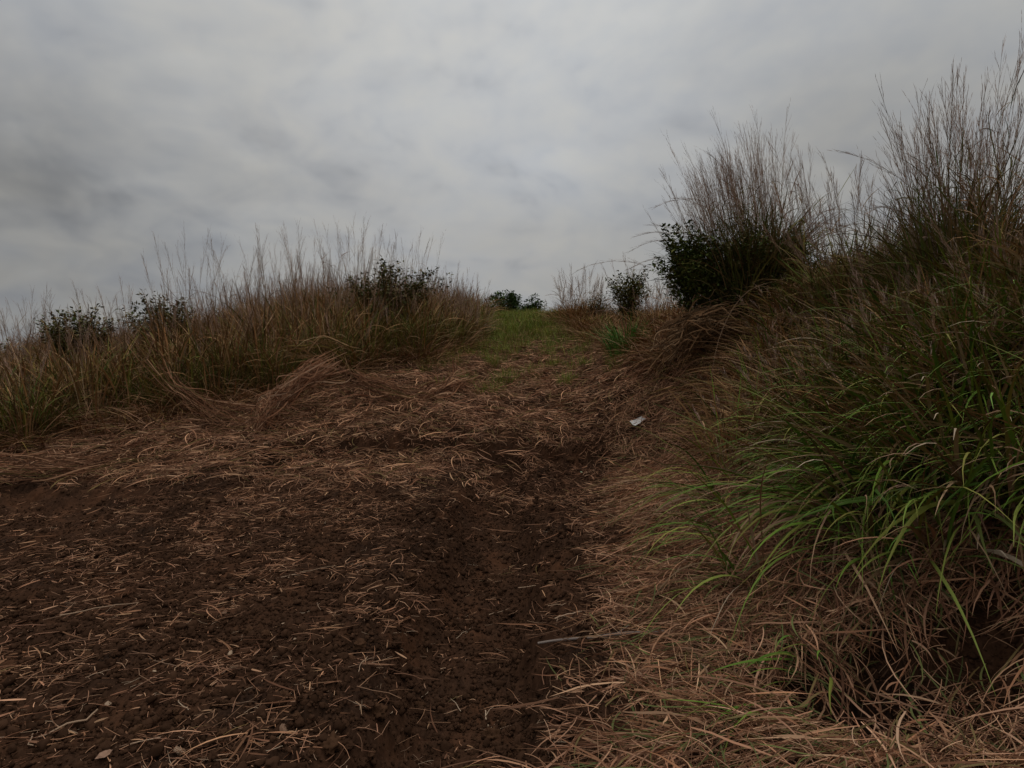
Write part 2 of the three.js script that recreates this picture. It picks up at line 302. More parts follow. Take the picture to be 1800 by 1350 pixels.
// ---------------------------------------------------------------- soil crumbs and clods
function clodGeometry(seed, detail) {
  let g = new THREE.IcosahedronGeometry(1, detail); g.deleteAttribute('uv'); g.deleteAttribute('normal'); g = mergeVertices(g); const p = g.attributes.position, R = rng(seed), ox = R() * 50, v = V();
  for (let i = 0; i < p.count; i++) { v.fromBufferAttribute(p, i); const k = 1 + 0.6 * fbm3(v.x * 0.9 + ox, v.y * 0.9, v.z * 0.9, 2) - 0.45 * Math.abs(n3(v.x * 1.9 + ox, v.y * 1.9, v.z * 1.9)) + 0.16 * n3(v.x * 5 + ox, v.y * 5, v.z * 5); p.setXYZ(i, v.x * k * 1.1, v.y * k * 0.75, v.z * k); }
  g.computeVertexNormals(); const uv = new Float32Array(p.count * 2); for (let i = 0; i < p.count; i++) { uv[2 * i] = p.getX(i) * 0.06; uv[2 * i + 1] = p.getZ(i) * 0.06 + p.getY(i) * 0.05; } g.setAttribute('uv', new THREE.BufferAttribute(uv, 2));
  return g;
}
const bareness = (x, d) => Math.max((1 - cover(x, d)) * 0.95 + 0.05, 0.9 * (1 - ss(0.3, 0.55, Math.hypot((x - 1.72) * 0.75, d - 2.66))));
{
  const R = rng(501), geos = [1, 2, 3, 4].map((s) => clodGeometry(900 + s, 1)), root = group('soil_crumbs', 0, 0, 0); tag(root, 'loose dark soil crumbs strewn over the bare track', 'soil', null, 'stuff');
  const lists = geos.map(() => []);
  for (let k = 0; k < 270000; k++) {
    const x = lerp(-7.2, 2.2, R()), d = 1.9 + 7.6 * Math.pow(R(), 1.35);
    if (R() > bareness(x, d) * (0.35 + 0.65 * ss(-0.25, 0.35, fbm(x * 1.7 + 8, d * 1.7, 3)))) continue;
    const s = Math.min(0.034, 0.0055 * Math.pow(1 - R() * 0.99, -0.4));
    const q = new THREE.Quaternion().setFromEuler(new THREE.Euler(R() * 0.6, R() * 6.3, R() * 0.6));
    const t = 0.7 + 0.7 * R(); lists[k % 4].push([new THREE.Matrix4().compose(V(x, height(x, -d) + s * 0.25, -d), q, V(s, s, s)), [0.05 * t, 0.025 * t, 0.0142 * t]]);
  }
  geos.forEach((g, k) => { const im = shade(new THREE.InstancedMesh(g, clodStuff, lists[k].length)); im.name = 'crumbs'; im.userData.kind = 'stuff'; const c = new THREE.Color(); lists[k].forEach(([m, t], i) => { im.setMatrixAt(i, m); im.setColorAt(i, c.setRGB(...t)); }); root.add(im); });
}

// ---------------------------------------------------------------- trampled and cut grass lying on the ground
const litterGeos = [1, 2, 3, 4, 5, 6].map((s) => matPatch(100 + s, 17, { L: [0.08, 0.46], w: 0.0095, size: 0.38, fan: 2.4, lift: 0.10, pal: [...LITTER, ...STRAW], bend: 1.3 }));
const bankGeos = [1, 2, 3, 4, 5, 6].map((s) => matPatch(200 + s, 15, { L: [0.12, 0.58], w: 0.0088, size: 0.34, fan: 0.95, lift: 0.10, pal: [...STRAW, ...LITTER, [0.11, 0.12, 0.04]], tubes: 0.25, bend: 0.9 }));
const swathGeos = [1, 2, 3, 4].map((s) => matPatch(300 + s, 12, { L: [0.2, 0.8], w: 0.009, size: 0.34, fan: 1.1, lift: 0.08, pal: [...LITTER, ...STRAW], tubes: 0.4 }));
const bitGeos = [1, 2, 3, 4, 5, 6].map((s) => matPatch(400 + s, 6, { L: [0.03, 0.34], w: 0.0058, size: 0.3, fan: 3.1, lift: 0.012, pal: STRAW, segs: 3, tubes: 0.45 }));
const stickAt = [0.51, 3.58], paperAt = [1.79, 8.95];
const hollow = (x, d) => Math.max(1 - ss(0.12, 0.26, Math.hypot(x - paperAt[0], d - paperAt[1])), 1 - ss(0.3, 0.5, Math.hypot((x - 1.72) * 0.75, d - 2.66) + 0.12 * n2(x * 4, d * 4)), 1 - ss(0.05, 0.12, Math.hypot(Math.max(0, Math.abs(x - stickAt[0]) - 0.22), d - stickAt[1])), 1 - ss(0.3, 0.5, Math.hypot(x + 5.9, (d - 7.6) * 1.2)));

mass('trampled_straw', 'brown cut grass lying matted across the track below the green crest', litterGeos, dryBlade, 5600, [-8, 3.4], [5.2, 17.5],
  (x, d) => cover(x, d) * (d < 7.6 ? (x > 0 ? ss(5.2, 7.2, d) : 0) : 1) * (inLeft(x, d) > 1 ? 0 : 1) * (inRight(x, d) > 0.6 ? 0.1 : 1) * (1 - hollow(x, d)) * lerp(1, 0.55, ss(12.5, 15, d)), (x, d, R) => ({ yaw: (R() - 0.5) * 3.6 + 1.2 * fbm(x * 0.7 + 9, d * 0.7, 2), scale: 0.7 + 0.6 * R(), lift: 0.07 * R() * R(), lean: 0.2, tint: tone(R, 0.35) }), 601);
mass('swept_straw', 'reddish dry grass flattened down the right bank toward the track', bankGeos, dryBlade, 5200, [0.2, 4.2], [1.7, 9.6],
  (x, d) => ss(-0.14, 0.25, x - 0.17 - matEdge(d) + 0.45 * fbm(x * 2.6, d * 2.6, 3)) * (1 - 0.93 * hollow(x, d)) * (inRight(x, d) > 0.9 ? 0.35 : 1) * (1 - 0.8 * ss(5.0, 6.8, d)), (x, d, R) => {
    const k = ss(0.4, 1.4, x - matEdge(d)) * (1 - 0.5 * ss(4, 6, d)); return { yaw: Math.PI + lerp(-0.05, 0.75, k) + 1.1 * fbm(x * 1.1, d * 1.1, 2) + (R() + R() - 1) * lerp(2.4, 1.2, k), scale: 0.5 + 0.6 * R(), lift: 0.10 * R() * R() + 0.02 * k, lean: 0.3 * R(), tint: tone(R, 0.38) };
  }, 602);
const crossGeos = [1, 2, 3, 4, 5].map((s) => matPatch(450 + s, 9, { L: [0.08, 0.45], w: 0.0066, size: 0.42, fan: 3.1, lift: 0.05, pal: [...STRAW, ...STRAW, [0.1, 0.12, 0.035]], tubes: 0.4, bend: 0.8 }));
mass('loose_straw', 'loose criss-crossed straw on top of the flattened grass of the right bank', crossGeos, dryBlade, 2300, [0.1, 4], [1.7, 9.4],
  (x, d) => ss(-0.4, 0.15, x - 0.12 - matEdge(d)) * (1 - 0.8 * hollow(x, d)) * (0.3 + 0.7 * ss(-0.2, 0.25, fbm(x * 1.4 + 60, d * 1.4, 2))), (x, d, R) => ({ yaw: R() * 6.283, scale: 0.6 + 0.6 * R(), lift: 0.05 + 0.09 * R(), lean: 0.3 * R(), tint: tone(R, 0.3) }), 605);
mass('laid_grass_swath', 'long dry stalks laid flat along the foot of the left bank', swathGeos, dryBlade, 150, [-8, -1.5], [7.3, 11.2],
  (x, d) => ss(-1.9, -1.2, d - leftLine(x)) * (1 - ss(-0.1, 0.5, d - leftLine(x))) * (1 - hollow(x, d)), (x, d, R) => ({ yaw: 0.25 + 1.6 * fbm(x * 0.7, d * 0.7, 2) + (R() - 0.5) * 0.9 + (R() > 0.5 ? Math.PI : 0), scale: 0.8 + 0.6 * R(), lift: 0.05 + 0.12 * R() * R(), tint: tone(R, 0.25) }), 603);
mass('straw_scraps', 'thin dry grass scraps strewn over the bare soil', bitGeos, dryBlade, 3300, [-7.5, 2], [1.8, 9.2],
  (x, d) => (1 - cover(x, d)) * (0.03 + 1.1 * ss(0.0, 0.4, fbm(x * 1.1 + 3, d * 0.9 + 1, 3)) + 0.7 * ss(0.3, 0, matEdge(d) - x) + 0.35 * ss(5, 8, d) + 0.3 * ss(0, -3, x)) * 0.75 * (1 - 0.8 * (1 - ss(0.3, 0.6, Math.abs(x + 0.24)))), (x, d, R) => ({ yaw: R() * 6.283, scale: 0.7 + 0.7 * R(), lift: 0.004 + 0.01 * R(), tint: tone(R, 0.3) }), 604);

// ---------------------------------------------------------------- standing grass masses
const tussockGeos = [1, 2, 3, 4, 5, 6].map((s) => tuft(700 + s, 24, { L: [0.4, 1.5], w: 0.019, spread: 0.24, tilt: [0.02, 0.35], droop: [0.1, 2.0], pal: [...BANK, ...BANK, [0.4, 0.28, 0.16], [0.08, 0.05, 0.025], [0.15, 0.15, 0.035], [0.11, 0.12, 0.03]], segs: 7, culms: 1, culmL: 1.45 }));
const oliveGeos = [1, 2, 3, 4].map((s) => tuft(720 + s, 24, { L: [0.35, 1.0], w: 0.017, spread: 0.2, tilt: [0.05, 0.4], droop: [0.4, 1.7], pal: OLIVE, segs: 7 }));
const shortGreen = [1, 2, 3, 4].map((s) => tuft(740 + s, 34, { L: [0.15, 0.5], w: 0.008, spread: 0.16, tilt: [0.05, 0.5], droop: [0.2, 1.1], pal: LIME, segs: 4 }));
const brokenGeos = [1, 2, 3, 4].map((s) => tuft(760 + s, 34, { L: [0.25, 0.85], w: 0.008, spread: 0.2, tilt: [0.4, 1.3], droop: [0.3, 1.3], pal: [...LITTER, ...BANK], segs: 5 }));

mass('tall_dry_grass', 'dense tall brown dry grass standing over the left bank', tussockGeos, dryBlade, 2900, [-15, -0.6], [7.5, 22],
  (x, d) => ss(-0.05, 0.35, inLeft(x, d)) * (x < -0.9 * d - 3 ? 0.15 : 1), (x, d, R) => ({ yaw: R() * 6.283, scale: 0.75 + 0.3 * R(), tall: (0.62 + 0.34 * R() + 0.3 * fbm(x * 0.6, d * 0.6, 2)) * lerp(0.8, 1, ss(0, 0.6, inLeft(x, d))) * polyline([[-10, 0.72], [-8, 0.95], [-6.2, 1.3], [-4, 1.35], [-2.4, 1.22], [-1.2, 0.85]], x), lean: 0.7, tint: tone(R, 0.25) }), 611);
mass('olive_grass', 'yellow-green grass growing through the dry stalks of the left bank', oliveGeos, blade, 1150, [-11, -0.6], [8.5, 17],
  (x, d) => ss(-0.1, 0.15, inLeft(x, d)) * (1 - ss(0.8, 2.6, inLeft(x, d))) * ss(-0.25, 0.3, fbm(x * 0.8 + 3, d * 0.8, 2) + ss(-4.5, -2.5, x) * 0.4), (x, d, R) => ({ yaw: R() * 6.283, scale: 0.6 + 0.45 * R(), tall: 0.5 + 0.7 * R(), lean: 0.7, tint: tone(R, 0.25) }), 612);
mass('broken_grass', 'bent brown grass leaning out along the edges of both banks', brokenGeos, dryBlade, 900, [-9, 4], [5, 18],
  (x, d) => Math.max((1 - ss(0, 0.5, Math.abs(inLeft(x, d) + 0.1))) * (x < -0.6 ? 1 : 0), (1 - ss(0, 0.55, Math.abs(inRight(x, d)))) * (d > 5 ? 1 : 0.5)), (x, d, R) => ({ yaw: R() * 6.283, scale: 0.6 + 0.5 * R(), lean: 0.5, tint: tone(R, 0.25) }), 613);
mass('crest_grass', 'short bright yellow-green grass covering the crest of the track', shortGreen, blade, 1500, [-1.6, 2.6], [13.5, 23],
  (x, d) => (inLeft(x, d) > 0.3 || inRight(x, d) > 0.4 ? 0 : 1) * ss(14.5, 17, d + 1.4 * fbm(x * 0.9, d * 0.7, 2)), (x, d, R) => ({ yaw: R() * 6.283, scale: 0.55 + 0.4 * R(), lean: 0.7, tint: tone(R, 0.22) }), 614);
mass('sparse_green_grass', 'scattered green grass sprouting through the straw below the crest', shortGreen, blade, 620, [-1.8, 3.1], [10.6, 16.5],
  (x, d) => (inLeft(x, d) > 0.2 || inRight(x, d) > 0.5 ? 0 : 1) * ss(0.0, 0.35, fbm(x * 1.1 + 20, d * 0.9, 2) + 0.3 * ss(11.5, 14, d)), (x, d, R) => ({ yaw: R() * 6.283, scale: 0.4 + 0.45 * R(), lean: 0.7, tint: tone(R, 0.22) }), 615);
mass('bank_grass', 'dry brown grass standing on the right bank behind the green blades', tussockGeos, dryBlade, 1150, [1.3, 12], [3.4, 22],
  (x, d) => ss(0.0, 0.4, inRight(x, d)) * (x > 0.85 * d + 2.2 ? 0.1 : 1) * (d > 9 || x > 3.4 ? 1 : 0.6), (x, d, R) => ({ yaw: R() * 6.283, scale: 0.7 + 0.3 * R(), tall: (d < 6 ? 0.22 : d < 13 ? 0.16 : 0.28) + 0.22 * R(), lean: 0.7, tint: tone(R, 0.25) }), 616);
mass('green_bank_grass', 'olive green broad grass growing at the top of the right bank', oliveGeos, blade, 200, [2.6, 7], [3.2, 9],
  (x, d) => ss(0.05, 0.35, inRight(x, d)) * (1 - ss(1.2, 2.2, inRight(x, d))), (x, d, R) => ({ yaw: R() * 6.283, scale: 0.55 + 0.35 * R(), tall: (d > 6.5 ? 0.25 : 0.55) + 0.45 * R(), lean: 0.75, tint: tone(R, 0.25) }), 617);
const archGeos = [1, 2, 3, 4, 5].map((s) => { const R = rng(780 + s), P = new Plant(), pal = [...GREEN, ...GREEN, [0.17, 0.28, 0.036], [0.2, 0.29, 0.045], ...OLIVE, [0.36, 0.24, 0.14], [0.28, 0.17, 0.095], [0.42, 0.3, 0.19], [0.33, 0.2, 0.115], [0.22, 0.125, 0.07], [0.38, 0.23, 0.15], [0.3, 0.175, 0.11]];
  for (let k = 0; k < 20; k++) { const a = (R() + R() - 1) * 0.8, p = V((R() - 0.5) * 0.2, -0.04, (R() - 0.5) * 0.25); P.ribbon(arc(p, a, 0.3 + 0.8 * R(), 0.5 + 1.0 * R(), 0.6 + 0.8 * R(), 10, 0.16, R), 0.009 + 0.011 * R(), sideOf(a, (R() - 0.5) * 1.6), tint(R, pick(R, pal)), 0.3); } return P.build(); });
mass('arching_bank_grass', 'long green and straw-coloured blades arching left over the right bank', archGeos, blade, 240, [0.9, 4.2], [2.5, 5.6],
  (x, d) => ss(1.45, 2.7, x - 0.10 * (d - 3.2) + 0.9 * fbm(x * 1.2 + 70, d * 1.2, 3)) ** 1.6 * (1 - hollow(x, d)) * (1 - 0.75 * ss(6, 7.2, d)) * ss(2.5, 3.6, d), (x, d, R) => ({ yaw: Math.PI + 0.85 + (R() - 0.5) * 1.1, scale: 0.75 + 0.4 * R(), lift: 0.05, lean: 0.5, tint: tone(R, 0.22) }), 618);
const wallGeos = [1, 2, 3, 4, 5, 6].map((s) => tuft(790 + s, 20, { L: [0.35, 1.25], w: 0.017, spread: 0.2, tilt: [0.02, 0.4], droop: [0.05, 1.7], pal: [...BANK, ...BANK, [0.12, 0.085, 0.036], [0.09, 0.062, 0.028], [0.17, 0.11, 0.05], ...OLIVE, ...GREEN.slice(0, 3), [0.42, 0.3, 0.19]], segs: 8, culms: 1, culmL: 1.0 }));
mass('upright_bank_grass', 'ragged upright brown and green blades crowding the top of the right bank', wallGeos, dryBlade, 560, [1.8, 6.5], [3.6, 8],
  (x, d) => ss(-0.75, 0.05, inRight(x, d) + 0.4 * fbm(x * 1.5, d * 1.5 + 12, 2)) * (1 - ss(1.6, 2.4, inRight(x, d))) * (1 - 0.6 * ss(6.8, 8, d)), (x, d, R) => ({ yaw: R() * 6.283, scale: 0.7 + 0.4 * R(), tall: lerp(0.85, 0.5, ss(5.8, 7.2, d)) * (0.55 + 0.6 * R()), lean: 0.8, tint: tone(R, 0.3) }), 620);
mass('straw_piles', 'small frayed heaps of dry straw lying about on the bare soil', litterGeos, dryBlade, 130, [-4.5, 1], [2.3, 8.8],
  (x, d) => (1 - cover(x, d)) * ss(0.12, 0.34, fbm(x * 1.3 + 31, d * 1.3 + 5, 2) + 0.1 * ss(0, -2, x)), (x, d, R) => ({ yaw: R() * 6.283, scale: 0.35 + 0.3 * R(), lift: 0.004, tint: tone(R, 0.25) }), 619);
console.log('masses done');

// ---------------------------------------------------------------- tall grass clumps that stand out against the sky
const DARK = [[0.085, 0.11, 0.028], [0.11, 0.125, 0.03], [0.12, 0.085, 0.036], [0.17, 0.11, 0.05], [0.09, 0.062, 0.028], [0.1, 0.1, 0.028], [0.22, 0.14, 0.07], [0.14, 0.12, 0.035]];
const AWAY = 'tall feathery grass clumps along the skyline';
function clump(label, px, top, d, n, { spread = 0.3, fan = 0.22, lean = 0, leaves = 4, stemPal = STEM, leafPal = BANK, seed = 1, plume = 0.34, low = 0.55, droop = 0.3, stemR = 0.0026, pw = 0.55, skirt = 0 } = {}) {
  const x = X(px, d), y = height(x, -d), H = Y(top, d) - y, R = rng(seed), g = group('tall_grass_clump', x, y, -d), single = n <= 30; tag(g, label, 'grass clump', AWAY);
  let S = new Plant(), B = new Plant(), F = new Plant();
  const subs = []; for (let k = 0; k < 7; k++) subs.push([(R() - 0.5) * fan * 1.1, (R() - 0.5) * fan, 0.78 + 0.24 * R()]);
  for (let k = 0; k < n; k++) {
    const a = R() * 6.283, r = spread * Math.sqrt(R()), bx = Math.cos(a) * r, bz = Math.sin(a) * r * 0.8;
    const sub = subs[k % subs.length], hx = bx / spread * fan * 0.7 + lean + sub[0] + (R() - 0.5) * fan * 0.7, hz = bz / spread * fan * 0.5 + sub[1] + (R() - 0.5) * fan * 0.5;
    const L = H * (k < 3 ? 1.03 : sub[2] * lerp(low, 1.0, Math.pow(R(), pw)));
    culm(S, B, F, R, V(bx, height(x + bx, -d + bz) - y - 0.02, bz), Math.atan2(hz, hx), Math.hypot(hx, hz) * 0.8, (R() < 0.07 ? 1.1 + R() : droop * R()), L, leaves, stemPal, leafPal, plume, stemR);
    if (single) { const st = part('stalk', S.build(), dryBlade, g); if (B.n) part('leaves', B.build(), dryBlade, st); part('seed_head', F.build(), dryBlade, st); S = new Plant(); B = new Plant(); F = new Plant(); }
  }
  if (single) return g;
  for (let k = 0; k < skirt; k++) {                  // leaves crowding the foot of the clump
    const a = R() * 6.283, r = spread * 1.25 * Math.sqrt(R()), bx = Math.cos(a) * r, bz = Math.sin(a) * r, a2 = a + (R() - 0.5) * 2.5;
    B.ribbon(arc(V(bx, height(x + bx, -d + bz) - y - 0.02, bz), a2, 0.03 + 0.3 * R(), 0.2 + 1.7 * R(), H * (0.15 + 0.5 * R()), 7, 0.3, R), 0.008 + 0.009 * R(), sideOf(a2, (R() - 0.5) * 2), tint(R, pick(R, leafPal)));
  }
  part('stalks', S.build(), dryBlade, g); part('leaves', B.build(), dryBlade, g); part('seed_heads', F.build(), dryBlade, g);
  return g;
}
clump('dense tall grass clump fanning left above the dark leafy bush', 1318, 208, 9.2, 220, { spread: 0.42, fan: 0.18, lean: -0.16, leaves: 8, skirt: 1500, leafPal: DARK, seed: 21, low: 0.45, stemR: 0.003 });
clump('few thin tall stalks just beside the dense fanned clump', 1408, 225, 8.6, 16, { spread: 0.25, fan: 0.12, lean: -0.04, leaves: 3, seed: 22, plume: 0.4 });
clump('thin pale clump leaning left, between the two tallest clumps', 1490, 270, 7.2, 46, { spread: 0.3, fan: 0.24, lean: -0.1, leaves: 5, skirt: 420, seed: 23, leafPal: OLIVE, droop: 0.5 });
clump('bushy olive clump with rusty tips beside the tallest clump', 1580, 320, 6.8, 80, { spread: 0.42, fan: 0.22, lean: 0.06, leaves: 8, skirt: 900, seed: 24, leafPal: OLIVE, droop: 0.5, low: 0.5 });
clump('tallest dark-stemmed grass clump against the sky', 1692, 78, 6.0, 150, { spread: 0.32, fan: 0.17, lean: -0.01, leaves: 9, skirt: 1300, leafPal: DARK, seed: 25, low: 0.42, pw: 0.95, stemPal: [[0.1, 0.066, 0.034], [0.14, 0.09, 0.046], [0.12, 0.1, 0.04]], stemR: 0.003 });
clump('clump of tall stalks curving off at the picture edge, right of the tallest clump', 1775, 85, 5.2, 26, { spread: 0.25, fan: 0.16, lean: 0.1, leaves: 10, seed: 26, droop: 0.6, plume: 0.4, stemR: 0.003 });
clump('thin stalks rising at the edge of the picture in front of the tallest clump', 1830, 300, 4.8, 30, { spread: 0.35, fan: 0.2, leaves: 8, seed: 27, leafPal: OLIVE, low: 0.4 });
clump('narrow dry clump at the far end of the track beside the gap', 1020, 462, 17, 60, { spread: 0.5, fan: 0.22, leaves: 6, skirt: 420, seed: 28, low: 0.4 });
clump('thin dry clump behind the small thorny bush', 1120, 448, 14.5, 26, { spread: 0.5, fan: 0.25, leaves: 4, seed: 29, low: 0.5 });
clump('dry reddish clump between the small bush and the dark leafy bush', 1165, 462, 12, 46, { spread: 0.4, fan: 0.22, leaves: 5, skirt: 420, seed: 30, low: 0.5 });
clump('faint far stalks standing alone in the gap', 975, 525, 22, 8, { spread: 0.4, fan: 0.1, leaves: 1, seed: 31 });
[[8, 545, 11.5, 16, 'pale clump at the very edge of the left bank'], [62, 505, 11.5, 22, 'upright clump at the low end of the left bank'], [150, 515, 12, 14, 'short clump behind the first round bush of the left bank'],
 [205, 488, 12, 12, 'forked stalks leaning left above the left bank'], [262, 505, 13, 14, 'low clump in front of the bush with dark leaves'], [318, 412, 12.5, 12, 'lone tall stalks standing highest at the lower left skyline'], [362, 420, 13, 12, 'tall thin stalks next to the lone tall stalks'],
 [398, 450, 13.5, 18, 'short rusty clump on the middle of the left skyline'], [440, 415, 13.5, 16, 'slender upright clump on the middle of the left skyline'], [490, 402, 14, 24, 'dense pale clump left of the three tallest left stalks'], [548, 392, 14, 20, 'tall forked clump beside the highest one of the left bank'],
 [612, 378, 14, 22, 'highest wispy clump of the left bank'], [650, 398, 14.5, 14, 'wispy clump leaning right of the highest left one'], [700, 408, 15, 12, 'two bundles of stalks behind the spreading bush'], [728, 410, 15, 10, 'upright stalks right behind the top of the spreading bush'],
 [792, 468, 14.5, 22, 'short clump at the end of the spreading bush'], [825, 490, 14, 26, 'last clump of the left bank beside the gap']].forEach(([px, top, d, n, label], k) =>
  clump(label, px, top, d, Math.round(n * 1.25), { spread: 0.32, fan: 0.17, leaves: 3, seed: 40 + k, low: 0.62, plume: 0.38, lean: k === 3 ? -0.2 : k === 12 ? 0.1 : 0 }));
console.log('clumps done');

clump('few long thin stalks leaning far left over the dark leafy bush', 1262, 285, 9.1, 9, { spread: 0.2, fan: 0.12, lean: -0.34, leaves: 2, seed: 33, plume: 0.45, low: 0.7 });

// ---------------------------------------------------------------- bushes
function bush(label, px, topPy, d, { w, seed, leafL = 0.05, leafW = 0.028, n = 1500, pal = [[0.075, 0.095, 0.024], [0.058, 0.08, 0.02], [0.095, 0.115, 0.03], [0.14, 0.14, 0.04], [0.1, 0.13, 0.03]], flat = 0.6, foot = 0, name = 'leafy_bush', sprays = [], category = 'bush', ragged = 0.5, bare = 0.3 }) {
  const x = X(px, d), y = height(x, -d), top = Y(topPy, d) - y, R = rng(seed), S = new Plant(), C = new Plant(), rx = w / 2, ry = Math.min(top * 0.5, rx * flat), cy = top - ry;
  const tips = [];
  for (let k = 0; k < 34 + sprays.length; k++) {
    let e;
    if (k < 34) { const a = R() * 6.283, u = lerp(-0.75, 1, R()), r = Math.sqrt(1 - u * u) * (1.25 - ragged * 1.1 * R()); e = V(Math.cos(a) * r * rx, cy + u * ry * (1 - ragged * 0.4 * R()), Math.sin(a) * r * rx * 0.8); }
    else { const [spx, spy] = sprays[k - 34]; e = V(X(spx, d) - x, Y(spy, d) - y, (R() - 0.5) * 0.2); }
    const s = V((R() - 0.5) * 0.12, -0.05, (R() - 0.5) * 0.12), m = V(e.x * 0.35 + (R() - 0.5) * 0.15, lerp(foot, e.y, 0.62), e.z * 0.35 + (R() - 0.5) * 0.15);
    const curve = new THREE.QuadraticBezierCurve3(s, m, e), pts = curve.getPoints(7);
    S.tube(pts, 0.008 * Math.sqrt(w), 0.0022, [0.1, 0.07, 0.045], 4); tips.push([curve, k >= 34]);
  }
  for (let k = 0; k < n; k++) {
    const [curve, spray] = tips[k < 34 * 4 ? k % tips.length : Math.floor(R() * tips.length)], t = spray ? 0.45 + 0.55 * R() : bare + (1 - bare) * Math.pow(R(), 0.7), o = curve.getPoint(t), tw = curve.getTangent(t), j = spray ? 0.05 : 0.09 * Math.sqrt(w) + 0.02;
    o.x += (R() - 0.5) * 2 * j; o.y += (R() - 0.5) * 2 * j; o.z += (R() - 0.5) * 2 * j;
    const dir = V(tw.x + (R() - 0.5) * 2, tw.y * 0.4 + (R() - 0.6) * 1.2, tw.z + (R() - 0.5) * 2).normalize(), up = V((R() - 0.5) * 0.9, 1, (R() - 0.5) * 0.9).normalize();
    C.leaf(o, dir, up, leafL * (0.6 + 0.7 * R()), leafW * (0.6 + 0.7 * R()), tint(R, pick(R, pal), 0.2));
  }
  const g = group(name, x, y, -d); tag(g, label, category);
  part('branches', S.build(), dryBlade, g); part('crown', C.build(), leafMat, g);
  return g;
}
const DULL = [[0.115, 0.1, 0.032], [0.1, 0.095, 0.03], [0.15, 0.105, 0.045], [0.13, 0.11, 0.04], [0.075, 0.095, 0.025], [0.16, 0.11, 0.05]];
bush('dark leafy bush with twigs reaching left, beside the dense fanned grass', 1230, 402, 9.0, { w: 1.0, seed: 61, n: 8000, leafL: 0.066, leafW: 0.04, flat: 1.0, bare: 0.55, ragged: 0.85, sprays: [[1165, 402], [1190, 395], [1158, 450], [1180, 462], [1210, 392], [1172, 425]] });
bush('dark tangle of creeper leaves filling the foot of the dense fanned clump', 1318, 385, 8.8, { w: 1.3, seed: 70, n: 8000, leafL: 0.06, leafW: 0.034, flat: 1.4, name: 'climbing_creeper', category: 'creeper', pal: [[0.085, 0.075, 0.026], [0.08, 0.1, 0.026], [0.065, 0.085, 0.022], [0.13, 0.09, 0.04]], ragged: 0.9 });
bush('green creeper leaves climbing through the dense fanned clump', 1400, 385, 8.8, { w: 0.6, seed: 62, n: 1500, leafL: 0.06, leafW: 0.034, flat: 1.4, name: 'climbing_creeper', category: 'creeper', pal: [[0.07, 0.13, 0.03], [0.055, 0.1, 0.025], [0.1, 0.16, 0.04], [0.06, 0.07, 0.03]], ragged: 0.9 });
bush('round dark green bush alone on the crest of the track', 902, 512, 22.5, { w: 1.7, ragged: 0.15, seed: 63, n: 6500, leafL: 0.12, leafW: 0.07, flat: 0.9, sprays: [[870, 522], [943, 543], [898, 517], [935, 540], [928, 545]], pal: [[0.07, 0.11, 0.034], [0.055, 0.09, 0.028], [0.09, 0.13, 0.04]] });
bush('wide flat-topped bush with dark leaves among the left bank stalks', 678, 455, 13.7, { w: 2.4, ragged: 0.9, seed: 64, n: 5200, leafL: 0.085, leafW: 0.05, flat: 0.5, sprays: [[765, 472], [752, 476], [615, 490], [672, 456], [740, 500]], pal: DULL });
bush('low rounded bush showing over the middle of the left bank', 290, 516, 12.3, { w: 1.4, ragged: 0.9, seed: 65, n: 4200, leafL: 0.08, leafW: 0.045, flat: 0.6, pal: DULL, sprays: [[250, 515], [318, 520]] });
bush('low dull bush at the lower end of the left bank', 142, 542, 11.3, { w: 1.2, ragged: 0.9, seed: 66, n: 4200, leafL: 0.08, leafW: 0.045, flat: 0.6, pal: DULL, sprays: [[92, 550], [112, 548], [165, 535]] });
bush('dark bush far behind at the left edge of the picture', 15, 602, 17, { w: 1.8, seed: 67, n: 1500, leafL: 0.09, leafW: 0.06, flat: 0.6, pal: DULL });
bush('small brownish bush with open twigs between dry clumps near the gap', 1103, 478, 14, { w: 0.95, seed: 68, n: 3600, leafL: 0.066, leafW: 0.04, flat: 0.6, pal: [[0.11, 0.11, 0.03], [0.09, 0.1, 0.028], [0.15, 0.12, 0.045]], sprays: [[1070, 487], [1140, 478], [1132, 474]], ragged: 0.8 });
bush('tiny dark bush tucked behind the narrow dry clump', 1052, 514, 16.6, { w: 0.7, seed: 69, n: 700, leafL: 0.06, leafW: 0.035, flat: 0.8, pal: DULL });
[[1165, 634, 11.2, 'low leafy weed under the bright green tuft'], [1190, 655, 10.6, 'low leafy weed on the edge of the dark straw'], [1225, 625, 10.2, 'low leafy weed below the brown straw mound'], [1440, 595, 6.6, 'green leafy weed at the foot of the thin stalks beside the fanned clump'], [1420, 640, 6.2, 'small leafy weed among the bent dry blades']].forEach(([px, py, d, label], k) =>
  bush(label, px, py - 18, d, { w: 0.45, seed: 80 + k, n: 220, leafL: 0.045, leafW: 0.026, flat: 0.5, pal: [[0.09, 0.13, 0.04], [0.07, 0.1, 0.03], [0.12, 0.14, 0.05]], name: 'leafy_weed', category: 'weed' }));

